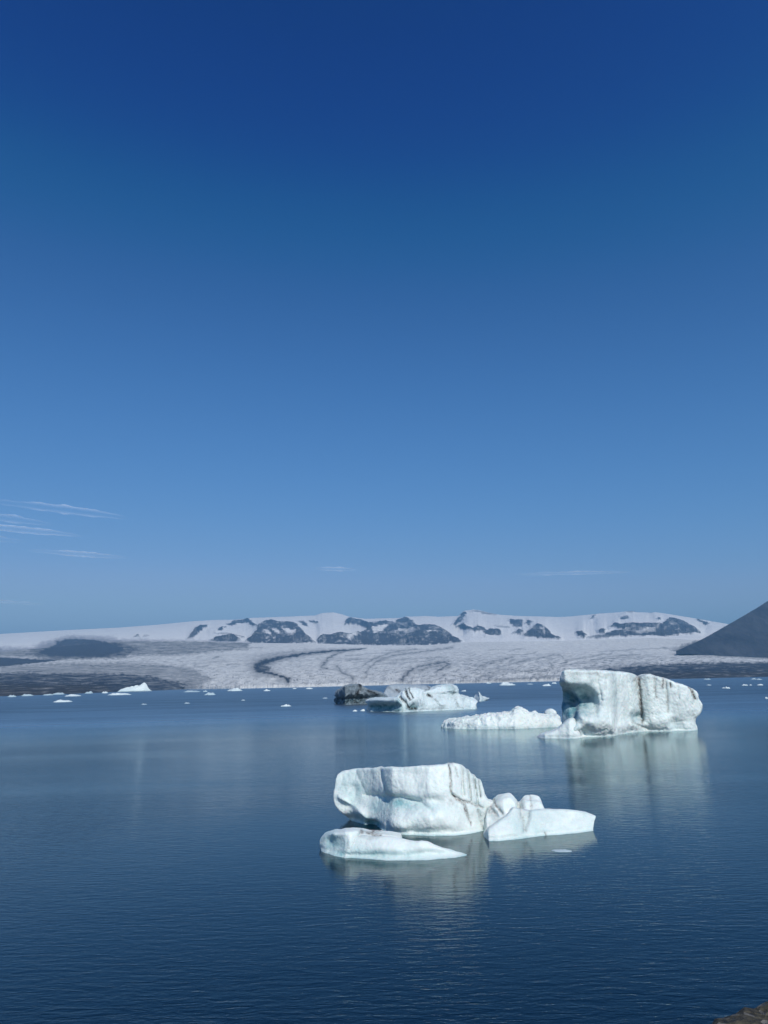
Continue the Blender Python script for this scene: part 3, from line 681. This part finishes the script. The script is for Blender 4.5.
def land_mat(name, snow, rockc, dirtc, nscale, bumpd, darker=(.16, .17, .19)):
    m, nt, N, L = new_mat(name)
    P = node(nt, 'ShaderNodeBsdfPrincipled', i_Roughness=.85); P.inputs['Specular IOR Level'].default_value = .2
    out = node(nt, 'ShaderNodeOutputMaterial'); L.new(P.outputs[0], out.inputs[0])
    v = coords(nt); v2 = coords(nt, (1, .35, 1.5))
    n1 = noise(nt, v, nscale, 6, .65, .4); n2 = noise(nt, v2, nscale * 5, 6, .7); n3 = noise(nt, v, nscale * .18, 4, .6)
    c = mix_rgb(nt, ramp(nt, n2, .40, .72, 0, .30), snow, darker)
    c = mix_rgb(nt, ramp(nt, n3, .45, .75, 0, .15), c, darker)
    inv = math_n(nt, 'POWER', math_n(nt, 'SUBTRACT', 1.0, attr(nt, 'dirt_shade')), 2.0)
    dm = math_n(nt, 'MULTIPLY', math_n(nt, 'SUBTRACT', 1.0, inv), ramp(nt, n2, .25, .55, .7, 1.1), clamp=True)
    dcol = mix_rgb(nt, attr(nt, 'brown'), dirtc, (.034, .038, .044))
    c = mix_rgb(nt, dm, c, dcol)
    rm = math_n(nt, 'MULTIPLY', attr(nt, 'rock'), ramp(nt, n1, .2, .5, .7, 1.2), clamp=True)
    rc = mix_rgb(nt, ramp(nt, n2, .3, .7), rockc, tuple(x * 1.6 for x in rockc))
    c = mix_rgb(nt, rm, c, rc); L.new(c, P.inputs['Base Color'])
    b = node(nt, 'ShaderNodeBump', i_Strength=.8, i_Distance=bumpd)
    L.new(math_n(nt, 'ADD', n2, math_n(nt, 'MULTIPLY', n1, 1.5)), b.inputs['Height']); L.new(b.outputs[0], P.inputs['Normal'])
    return m
SNOW_M = land_mat('mountain_snow_and_rock', (.84, .85, .82), (.05, .062, .08), (.18, .19, .22), .0016, 60, (.5, .5, .52))
GLAC_M = land_mat('glacier_surface', (.70, .71, .68), (.04, .05, .065), (.027, .036, .052), .004, 22, (.10, .11, .13))
mt = mesh_obj('snowy_mountains', V, faces, SNOW_M, None, {'rock': rk, 'dirt_shade': dt, 'brown': rk * 0})
tag(mt, kind='structure')

# -- glacier
nr = 250
tt = np.linspace(0, 1, nr)[:, None]
cliff = 2.4
# the clean ice ends in a cliff; the moraine ends in a low ramp
ramp_w = np.clip((cols - 150) / 40, 0, 1) * np.clip((600 - cols) / 40, 0, 1)
edge = pyw - (.8 + 1.9 * ramp_w)
PX = np.broadcast_to(cols, (nr, nc)).copy(); PY = edge + (pyb - edge) * tt
re = rw + 30 + 120 * (1 - ramp_w)
R = re + (RB - re) * tt**.85
Pg = at_dist(PX, PY, R)
front0 = pw.copy(); front0[:, 2] = -3.0
vn = fbm(Pg[..., 0] / 260, Pg[..., 1] / 420, 0, 4, .6, True)
vn2 = fbm(Pg[..., 0] / 900, Pg[..., 1] / 1600, 4, 3, .5)
fade = np.clip(tt * 14, 0, 1) * np.clip((1 - tt) * 14, 0, 1)
crev = np.clip((PX - 130) / 80, .25, 1) * np.clip((770 - PX) / 120, .3, 1)
near = np.clip(1.15 - tt * 1.2, .15, 1)
Pg[..., 2] += np.clip(1 - tt * 16, 0, 1) * ramp_w * (7 * perlin(cols / 4, 0, 0) + 6 * perlin(cols / 1.4, 3, 0))
Pg[..., 2] += (vn * 26 * crev * near + vn2 * 18) * fade
rock = blob(PX, PY, ROCKS[-2:], 1.5, .8)
BANDS = [
 ([(366, 648.5), (333, 651), (307, 654), (282, 658), (264, 662.5), (258, 667), (259, 671.5), (268, 674.5), (278, 678), (288, 682)], [.5, .9, 1.2, 1.8, 3.2, 4.6, 3.6, 2.2, 1.6, 1.4], 1.0),
 ([(347, 651), (333, 655), (325, 662), (322, 667), (326, 670)], [.5, .8, 1.3, 1.6, 1.2], .7), ([(337, 667), (342, 674), (353, 681)], 1.3, .6),
 ([(415, 649), (393, 652.5), (373, 660), (362, 667)], .8, .5), ([(453, 647.5), (417, 653), (393, 656), (377, 662.5), (367, 670), (366, 678)], .8, .55),
 ([(402, 681), (410, 673), (418, 667.5), (432, 664), (445, 662.3), (449, 665), (443, 669), (438, 673)], [1.2, 1.6, 1.2, 1, 1.2, 1.4, 1.4, 1.2], .8),
 ([(420, 672), (432, 668), (442, 666)], 1.5, .5), ([(480, 667), (497, 662.5), (513, 658)], 1.0, .5), ([(537, 660), (553, 655), (560, 655), (563, 659)], .8, .5), ([(550, 664), (553, 671)], 1.0, .5),
 ([(500, 668), (520, 664), (530, 660)], .9, .4), ([(480, 672), (495, 670), (510, 671)], 1.0, .4), ([(565, 662), (590, 657), (612, 654)], .9, .4), ([(595, 661), (612, 657), (640, 655)], .9, .4),
 ([(600, 652), (660, 648), (690, 648)], .7, .3), ([(404, 683), (440, 682.5), (500, 680), (560, 677)], .9, .5), ([(480, 678), (530, 674), (560, 672)], 1.0, .4), ([(570, 672), (610, 668), (650, 664)], 1.2, .5),
 ([(90, 665.5), (120, 666.7), (145, 666.2), (175, 667.5)], .8, .7), ([(110, 664.5), (140, 663.5), (160, 664)], .6, .4), ([(60, 668), (100, 669), (150, 671)], 1.0, .45), ([(0, 674), (25, 671.6), (42, 672)], 1.2, .8), ([(212, 659), (220, 657)], .8, .5),
 ([(30, 674.5), (60, 671), (100, 672)], 1.2, .5), ([(20, 678), (60, 676), (110, 676.5)], 1.6, .65), ([(0, 680), (50, 681.6), (83, 680), (107, 682.5), (128, 681.7), (153, 680.5), (177, 683), (187, 686)], [3, 3, 2.5, 2.4, 2.4, 2.2, 1.8, 1], 1.0),
]
for i in range(70):                      # thin flow bands on the tongue
    x0 = random.uniform(60, 700); y0 = random.uniform(650, 672); ln = random.uniform(15, 60)
    BANDS.append(([(x0, y0), (x0 + ln * .5, y0 - random.uniform(.5, 2.5)), (x0 + ln, y0 - random.uniform(1.0, 4.0))], random.uniform(.35, .7), random.uniform(.15, .4)))
dirt_shade = np.maximum(lines(PX, PY, [(p_, w_, s_ * (1 if i_ == 0 else .75)) for i_, (p_, w_, s_) in enumerate(BANDS)], 1.1) * np.clip(.9 + fbm(PX / 3, PY / .9, 31, 3) * .8, .35, 1), .36 * lines(PX, PY, [(p_, (np.array(w_) * 2.3).tolist(), s_) for p_, w_, s_ in BANDS[:12]], 1.3))
wide = blob(PX, PY, [
 ([(-500, 684), (-40, 673), (0, 673), (40, 674), (100, 674), (140, 675), (168, 680), (188, 688), (190, 700), (-500, 730)], .75),
 ([(-500, 690), (0, 682), (50, 683), (110, 683), (140, 684), (160, 692), (-500, 730)], 1.0),
 ([(0, 666), (60, 663), (120, 662), (190, 668), (215, 680), (190, 690), (0, 690)], .35),
 ([(575, 676), (600, 671), (630, 667.5), (680, 663.5), (768, 663), (1270, 650), (1270, 690), (768, 682), (600, 684)], .8),
 ([(590, 682), (610, 674), (650, 671), (700, 667), (768, 666), (1270, 655), (1270, 690), (590, 690)], 1.0),
 ([(700, 640), (670, 650), (700, 656), (768, 660), (1270, 655), (1270, 640)], .5),
 ([(118, 640), (187, 641), (250, 642), (248, 648), (187, 655), (120, 656)], .42), ([(-500, 655), (0, 645), (40, 648), (60, 640), (125, 645), (120, 657), (40, 658), (0, 657)], .4),
 ([(262, 664), (256, 674), (268, 675), (272, 668)], .7), ([(20, 654), (50, 640), (75, 636), (110, 639), (140, 648), (125, 658), (50, 660)], .6)], 3.0, 1.6)
mott = np.clip(fbm(PX / 5 + PY, PY / 1.1, 90, 4, .6) * 2.2 + .1, 0, 1) * np.interp(PX, [150, 260, 400, 470, 768], [.35, .22, .3, .5, .5]) * np.clip((PY - 648) / 14, 0, 1)
spk = np.clip(fbm(PX / 1.6, PY / 1.0, 120, 3, .6) * 3.2 - .7, 0, 1) * np.clip((PY - 655) / 20, 0, 1) * .7  # crevasse-like dark specks and mottling drawn into the colour mask
dirt_shade = np.maximum(dirt_shade, spk)
dirt_shade = np.clip(np.maximum(dirt_shade, np.maximum(wide * np.clip(.9 + fbm(PX / 18, PY / 1.2, 77, 4) * .9, .25, 1.2), mott)), 0, 1)
brown = blob(PX, PY, [[(-500, 690), (-40, 685), (0, 684.5), (50, 685.5), (105, 685.5), (125, 700), (-500, 740)], [(640, 674.5), (768, 673), (1270, 660), (1270, 690), (640, 690)]], 2, .6)
V = np.concatenate([front0, Pg.reshape(-1, 3)])
z1 = np.clip(itp([(-500, 1), (150, 1), (185, .3), (190, 0), (590, 0.1), (620, 1), (1270, 1)], cols), 0, 1)
at = lambda a, first: np.concatenate([first, a.ravel()])
gl = mesh_obj('glacier', V, grid_faces(nr + 1, nc), GLAC_M, None, {'rock': at(rock, z1 * 0), 'dirt_shade': at(dirt_shade, z1), 'brown': at(brown, z1)})
tag(gl, kind='structure')

# -- dark hill on the right
HILL = [(676, 651), (683, 648), (700, 640.5), (722, 628.3), (740, 618), (755, 609.3), (766, 602.3), (775, 597), (800, 583), (850, 562), (950, 556), (1100, 590), (1270, 640)]
HB = [(676, 654), (700, 656), (730, 658.5), (768, 661), (900, 664), (1270, 672)]
hc = np.concatenate([np.arange(676, 830, .7), np.arange(830, 1270, 6)])
nr = 110
ht, hb = itp(HILL, hc), itp(HB, hc)
tt = np.linspace(0, 1, nr)[:, None]
PX = np.broadcast_to(hc, (nr, len(hc))).copy(); PY = hb + (ht - hb) * tt
hh = np.clip((hb - ht) / 60, 0.02, 1.5)
R = 8300 + tt * 1800 * hh
Ph = at_dist(PX, PY, R)
gully = fbm(Ph[..., 0] / 240, Ph[..., 1] / 500, 0, 5, .6, True)
Ph[..., 2] += gully * 24 * np.clip((1 - tt) * 6, 0.12, 1) * np.clip(hh * 4, 0, 1)
bk = []
for dd, dz in ((500, 30), (1500, 350), (2600, 900)):
    q = at_dist(hc, ht, R[-1] + dd * hh); q[:, 2] = np.maximum(Ph[-1, :, 2] - dz * hh, -5); bk.append(q)
V = np.concatenate([Ph.reshape(-1, 3), np.concatenate(bk)])
mm, nt, N, L = new_mat('scree_slope')
P = node(nt, 'ShaderNodeBsdfPrincipled', i_Roughness=.95); P.inputs['Specular IOR Level'].default_value = .1
out = node(nt, 'ShaderNodeOutputMaterial'); L.new(P.outputs[0], out.inputs[0])
v = coords(nt, (1, .4, .4)); n1 = noise(nt, v, .004, 7, .7, .5); n2 = noise(nt, v, .03, 5, .7)
c = mix_rgb(nt, ramp(nt, n1, .35, .7), (.022, .030, .046), (.064, .074, .092)); c = mix_rgb(nt, ramp(nt, n2, .45, .8, 0, .5), c, (.085, .092, .095))
L.new(c, P.inputs['Base Color'])
b = node(nt, 'ShaderNodeBump', i_Strength=1.0, i_Distance=25); L.new(n1, b.inputs['Height']); L.new(b.outputs[0], P.inputs['Normal'])
tag(mesh_obj('dark_hill', V, grid_faces(nr + 3, len(hc)), mm), kind='structure')

# ------------------------------------------------------------------ water
def plane_obj(name, half, z, mat, y0=None):
    v = [(-half, -half, z), (half, -half, z), (half, half, z), (-half, half, z)]
    return mesh_obj(name, v, [(0, 1, 2, 3)], mat, smooth=False)
mm, nt, N, L = new_mat('lagoon_water')
out = node(nt, 'ShaderNodeOutputMaterial')
geo = nt.nodes.new('ShaderNodeNewGeometry')
def posmap(scale, rot=0.0):
    mp = nt.nodes.new('ShaderNodeMapping'); mp.inputs['Scale'].default_value = scale; mp.inputs['Rotation'].default_value = (0, 0, rot)
    L.new(geo.outputs['Position'], mp.inputs[0]); return mp.outputs[0]
w1 = noise(nt, posmap((.95, 2.9, 1), .14), 1.0, 4, .55, .5)      # wavelets under a light breeze
w2 = noise(nt, posmap((4.2, 8.0, 1), -.15), 1.0, 3, .5, .3)
w3 = noise(nt, posmap((.16, .42, 1), .35), 1.0, 3, .5, .4)
calm = noise(nt, posmap((.008, .03, 1), .1), 1.0, 3, .5, .6)     # wind lanes and calmer slicks
amp = ramp(nt, calm, .38, .62, .6, 1.4)
h = math_n(nt, 'ADD', math_n(nt, 'MULTIPLY', w1, .030), math_n(nt, 'ADD', math_n(nt, 'MULTIPLY', w2, .007), math_n(nt, 'MULTIPLY', w3, .021)))
dist = node(nt, 'ShaderNodeVectorMath', operation='LENGTH'); L.new(geo.outputs['Position'], dist.inputs[0])
def slick(P, r0, r1, lo):
    n = node(nt, 'ShaderNodeVectorMath', operation='DISTANCE'); L.new(geo.outputs['Position'], n.inputs[0]); n.inputs[1].default_value = (float(P[0]), float(P[1]), 0)
    return ramp(nt, n.outputs['Value'], r0, r1, lo, 1.0)
amp = math_n(nt, 'MULTIPLY', amp, math_n(nt, 'MULTIPLY', slick(B1.P, 10, 28, .34), slick(B2.P, 24, 75, .42)))   # calm water in the lee of the bergs
far = ramp(nt, dist.outputs['Value'], 130, 480)          # the open middle of the lagoon is more ruffled than the sheltered near shore
h = math_n(nt, 'MULTIPLY', h, math_n(nt, 'MULTIPLY', amp, math_n(nt, 'ADD', 1.0, math_n(nt, 'MULTIPLY', far, 2.0))))
b = node(nt, 'ShaderNodeBump', i_Strength=1.0, i_Distance=1.0); L.new(h, b.inputs['Height'])
fr = node(nt, 'ShaderNodeFresnel', i_IOR=1.36); L.new(b.outputs[0], fr.inputs['Normal'])
gloss = node(nt, 'ShaderNodeBsdfGlossy', i_Roughness=.06); L.new(math_n(nt, 'ADD', .03, math_n(nt, 'MULTIPLY', ramp(nt, dist.outputs['Value'], 110, 270), .27)), gloss.inputs['Roughness']); gloss.inputs['Color'].default_value = (.86, .98, 1, 1); L.new(b.outputs[0], gloss.inputs['Normal'])
dif = node(nt, 'ShaderNodeBsdfDiffuse'); dif.inputs['Color'].default_value = (.001, .017, .042, 1)
tr = node(nt, 'ShaderNodeBsdfTransparent'); tr.inputs['Color'].default_value = (.11, .27, .25, 1)
mx0 = node(nt, 'ShaderNodeMixShader', i_Fac=.5); L.new(dif.outputs[0], mx0.inputs[1]); L.new(tr.outputs[0], mx0.inputs[2])
mx = node(nt, 'ShaderNodeMixShader'); L.new(math_n(nt, 'MULTIPLY', fr.outputs[0], math_n(nt, 'SUBTRACT', 1.0, math_n(nt, 'MULTIPLY', far, .32))), mx.inputs[0]); L.new(mx0.outputs[0], mx.inputs[1]); L.new(gloss.outputs[0], mx.inputs[2])
L.new(mx.outputs[0], out.inputs[0])
tag(plane_obj('water', 29500, 0.0, mm), kind='structure')
mb, nt, N, L = new_mat('lake_bed_silt')
P = node(nt, 'ShaderNodeBsdfPrincipled', i_Roughness=1.0); out = node(nt, 'ShaderNodeOutputMaterial'); L.new(P.outputs[0], out.inputs[0])
v = coords(nt); c = mix_rgb(nt, noise(nt, v, .05, 3), (.004, .014, .022), (.006, .02, .03)); L.new(c, P.inputs['Base Color'])
tag(plane_obj('lake_bed', 29500, -9.0, mb), kind='structure')

# ------------------------------------------------------------------ gravel bank under the viewer
gx = np.linspace(-14, 14, 420); gy = np.linspace(-10, 9, 320)
X, Y = np.meshgrid(gx, gy, indexing='xy')
# distance of the bank's brow from the viewer, further out on the right
brow = np.interp(X, [-14, -3, 0, 1.1, 1.40, 1.54, 1.66, 1.8, 1.96, 3.2, 6, 14], [1.2, 1.5, 1.9, 2.7, 3.85, 4.1, 4.18, 4.25, 4.33, 4.62, 4.9, 4.9])
over = np.maximum(Y - brow, 0)
Zb = 8.345 - .55 * over - 1.0 * np.minimum(over, 2.0) ** 1.5 * .6 - over * .4
Zb += fbm(X * .9, Y * .9, 0, 4) * .03 + fbm(X * 5, Y * 5, 2, 4, .6) * .045 + np.abs(perlin(X * 11, Y * 11, 5)) * .022
Zb = np.maximum(Zb, -2)
mg, nt, N, L = new_mat('mossy_gravel')
P = node(nt, 'ShaderNodeBsdfPrincipled', i_Roughness=.95); out = node(nt, 'ShaderNodeOutputMaterial'); L.new(P.outputs[0], out.inputs[0])
v = coords(nt); n1 = noise(nt, v, 3, 6, .7); n2 = noise(nt, v, 22, 5, .7)
vo = node(nt, 'ShaderNodeTexVoronoi', i_Scale=26.0); L.new(v, vo.inputs['Vector'])
c = mix_rgb(nt, ramp(nt, n2, .35, .7), (.022, .020, .014), (.085, .076, .05)); c = mix_rgb(nt, ramp(nt, n1, .5, .7, 0, .6), c, (.07, .068, .022))
sp = node(nt, 'ShaderNodeSeparateColor'); L.new(vo.outputs['Color'], sp.inputs[0]); c = mix_rgb(nt, ramp(nt, sp.outputs[0], .8, .95, 0, .7), c, (.20, .19, .17))
L.new(c, P.inputs['Base Color'])
b = node(nt, 'ShaderNodeBump', i_Strength=.9, i_Distance=.03); L.new(math_n(nt, 'ADD', n2, vo.outputs['Distance']), b.inputs['Height']); L.new(b.outputs[0], P.inputs['Normal'])
bank = mesh_obj('gravel_bank', np.stack([X, Y, Zb], -1).reshape(-1, 3), grid_faces(320, 420), mg)
tag(bank, kind='structure')

# ------------------------------------------------------------------ thin cirrus, tens of kilometres away
mc, nt, N, L = new_mat('cirrus_ice_cloud')
out = node(nt, 'ShaderNodeOutputMaterial')
v = coords(nt, (1 / 2600., 1 / 2600., 1 / 130.)); n1 = noise(nt, v, 1.0, 5, .65, .3)
al = math_n(nt, 'MULTIPLY', attr(nt, 'veil'), ramp(nt, n1, .32, .68, .15, 1.0), clamp=True)
df = node(nt, 'ShaderNodeBsdfDiffuse'); df.inputs['Color'].default_value = (.93, .95, .97, 1)
tl = node(nt, 'ShaderNodeBsdfTranslucent'); tl.inputs['Color'].default_value = (.93, .95, .97, 1)
tp = node(nt, 'ShaderNodeBsdfTransparent'); m1 = node(nt, 'ShaderNodeAddShader'); m2 = node(nt, 'ShaderNodeMixShader')
L.new(df.outputs[0], m1.inputs[0]); L.new(tl.outputs[0], m1.inputs[1]); L.new(al, m2.inputs[0]); L.new(tp.outputs[0], m2.inputs[1]); L.new(m1.outputs[0], m2.inputs[2]); L.new(m2.outputs[0], out.inputs[0])
CL = [(-5, 527, 150, 3.2, 3, 'brightest and thickest white cirrus streak, cut by the left edge', 1.0), (60, 509, 125, 1.6, 5, 'long thin cirrus streak, highest at the left', .6), (80, 554, 90, 2.2, 2, 'short pale cirrus streak below the brightest one on the left', .8), (5, 518, 80, 2.0, 3, 'faint cirrus wisp just above the brightest streak at the left edge', .5),
      (10, 602, 60, 1.8, 2, 'low faint cirrus wisp at the left edge just above the mountains', .7), (336, 569, 46, 1.8, 1, 'short lone cirrus dash above the middle of the mountains', .8), (572, 573, 115, 2.2, 3, 'long thin cirrus dash above the mountains on the right', .8), (-10, 538, 60, 2.0, 1, 'faint cirrus wisp just under the brightest streak at the left edge', .4)]
for i, (px, py, w, hpx, drop, lab, dens) in enumerate(CL):
    d = ray(px, py); el = math.atan2(d[2], math.hypot(d[0], d[1]))
    D = min((8000) / math.tan(el), 60000); s = D / F_PX / math.cos(el)
    P0 = at_dist(px, py, D)
    n, m = 90, 16; v = []; veil = []; rs = np.random.RandomState(i)
    for a in range(n):
        u = a / (n - 1) * 2 - 1
        pr = max(1 - u * u, 0)**.8 * (1 + .45 * float(perlin(u * 3 + i * 5, 0, 0)) + .25 * float(perlin(u * 9, i, 0)))
        for b_ in range(m):
            th = 2 * math.pi * b_ / m
            veil.append(dens * .50 * abs(math.sin(th))**2.4 * pr)
            v.append((u * w * s / 2, math.sin(th) * pr * 900 + 300 * u, math.cos(th) * pr * hpx * .75 * s / 2 - drop * s * (u * .5 + .15 * u * u) - 0 + 0.12 * hpx * s * float(perlin(u * 2.5, i * 3, 9))))
    f = [(a * m + b_, (a + 1) * m + b_, (a + 1) * m + (b_ + 1) % m, a * m + (b_ + 1) % m) for a in range(n - 1) for b_ in range(m)]
    o = clean_obj('cirrus_cloud', v, f, mc, None, {'veil': veil})
    o.location = tuple(P0); o.rotation_euler = (0, 0, math.atan2(-P0[0], P0[1]))
    tag(o, lab, 'cloud', 'thin cirrus streaks low in the sky')

# ------------------------------------------------------------------ haze
mh, nt, N, L = new_mat('air_haze')
out = node(nt, 'ShaderNodeOutputMaterial'); pv = node(nt, 'ShaderNodeVolumePrincipled', i_Density=4.2e-5, i_Anisotropy=.1)
pv.inputs['Color'].default_value = (.26, .635, 1.0, 1)
L.new(pv.outputs[0], out.inputs['Volume'])
x0, x1, y0, y1, z0, z1 = -32000, 32000, -32000, 32000, -10.5, 2250
v = [(x0, y0, z0), (x1, y0, z0), (x1, y1, z0), (x0, y1, z0), (x0, y0, z1), (x1, y0, z1), (x1, y1, z1), (x0, y1, z1)]
f = [(3, 2, 1, 0), (4, 5, 6, 7), (0, 1, 5, 4), (1, 2, 6, 5), (2, 3, 7, 6), (3, 0, 4, 7)]
tag(mesh_obj('haze', v, f, mh, smooth=False), kind='stuff')

# ------------------------------------------------------------------ light
SUN_EL, SUN_AZ = math.radians(44), math.radians(158)       # azimuth clockwise from +Y: behind the viewer, to the right
sd = Vector((math.sin(SUN_AZ) * math.cos(SUN_EL), math.cos(SUN_AZ) * math.cos(SUN_EL), math.sin(SUN_EL)))
sl = bpy.data.lights.new('sun', 'SUN'); sl.energy = 3.85; sl.angle = math.radians(.53); sl.color = (1, .965, .91)
so = bpy.data.objects.new('sun', sl); COL.objects.link(so); so.rotation_euler = sd.to_track_quat('Z', 'Y').to_euler(); so.location = (0, 0, 50)
w = bpy.data.worlds.new('World'); scene.world = w; w.use_nodes = True
nt = w.node_tree; nt.nodes.clear(); L = nt.links
sk = node(nt, 'ShaderNodeTexSky', sky_type='NISHITA', sun_disc=False, sun_elevation=SUN_EL, sun_rotation=SUN_AZ, altitude=0.0, air_density=1.0, dust_density=.3, ozone_density=3.0)
# grade the clear-air sky to the deep polar blue of the place
ST = .075
sc_ = node(nt, 'ShaderNodeVectorMath', operation='SCALE'); sc_.inputs['Scale'].default_value = ST; L.new(sk.outputs[0], sc_.inputs[0])
cu = node(nt, 'ShaderNodeRGBCurve'); L.new(sc_.outputs[0], cu.inputs['Color'])
CUR = [[(0, 0), (.055, .0), (.065, .0065), (.077, .024), (.106, .056), (.164, .119), (.224, .20), (.324, .35), (.51, .43), (1, .5)],
       [(0, 0), (.080, .020), (.094, .032), (.114, .079), (.134, .110), (.182, .182), (.273, .297), (.358, .395), (.474, .53), (.52, .57), (1, .65)],
       [(0, 0), (.160, .155), (.18, .200), (.216, .268), (.248, .333), (.321, .464), (.438, .62), (.522, .705), (.589, .77), (1, .85)]]
cu.mapping.extend = 'HORIZONTAL'
for c_, pts in zip(cu.mapping.curves, CUR):
    c_.points[0].location = pts[0]; c_.points[1].location = pts[-1]
    for p in pts[1:-1]: c_.points.new(*p)
cu.mapping.update()
un = node(nt, 'ShaderNodeVectorMath', operation='SCALE'); un.inputs['Scale'].default_value = 1 / ST; L.new(cu.outputs[0], un.inputs[0])
bg = node(nt, 'ShaderNodeBackground', i_Strength=ST); L.new(un.outputs[0], bg.inputs[0])
wo = node(nt, 'ShaderNodeOutputWorld'); L.new(bg.outputs[0], wo.inputs[0])

scene.view_settings.view_transform = 'Standard'; scene.view_settings.look = 'None'
scene.view_settings.exposure = 0.0; scene.view_settings.gamma = 1.0; scene.view_settings.use_curve_mapping = False
scene.cycles.use_denoising = True
scene.cycles.max_bounces = 8; scene.cycles.transparent_max_bounces = 16; scene.cycles.volume_bounces = 0
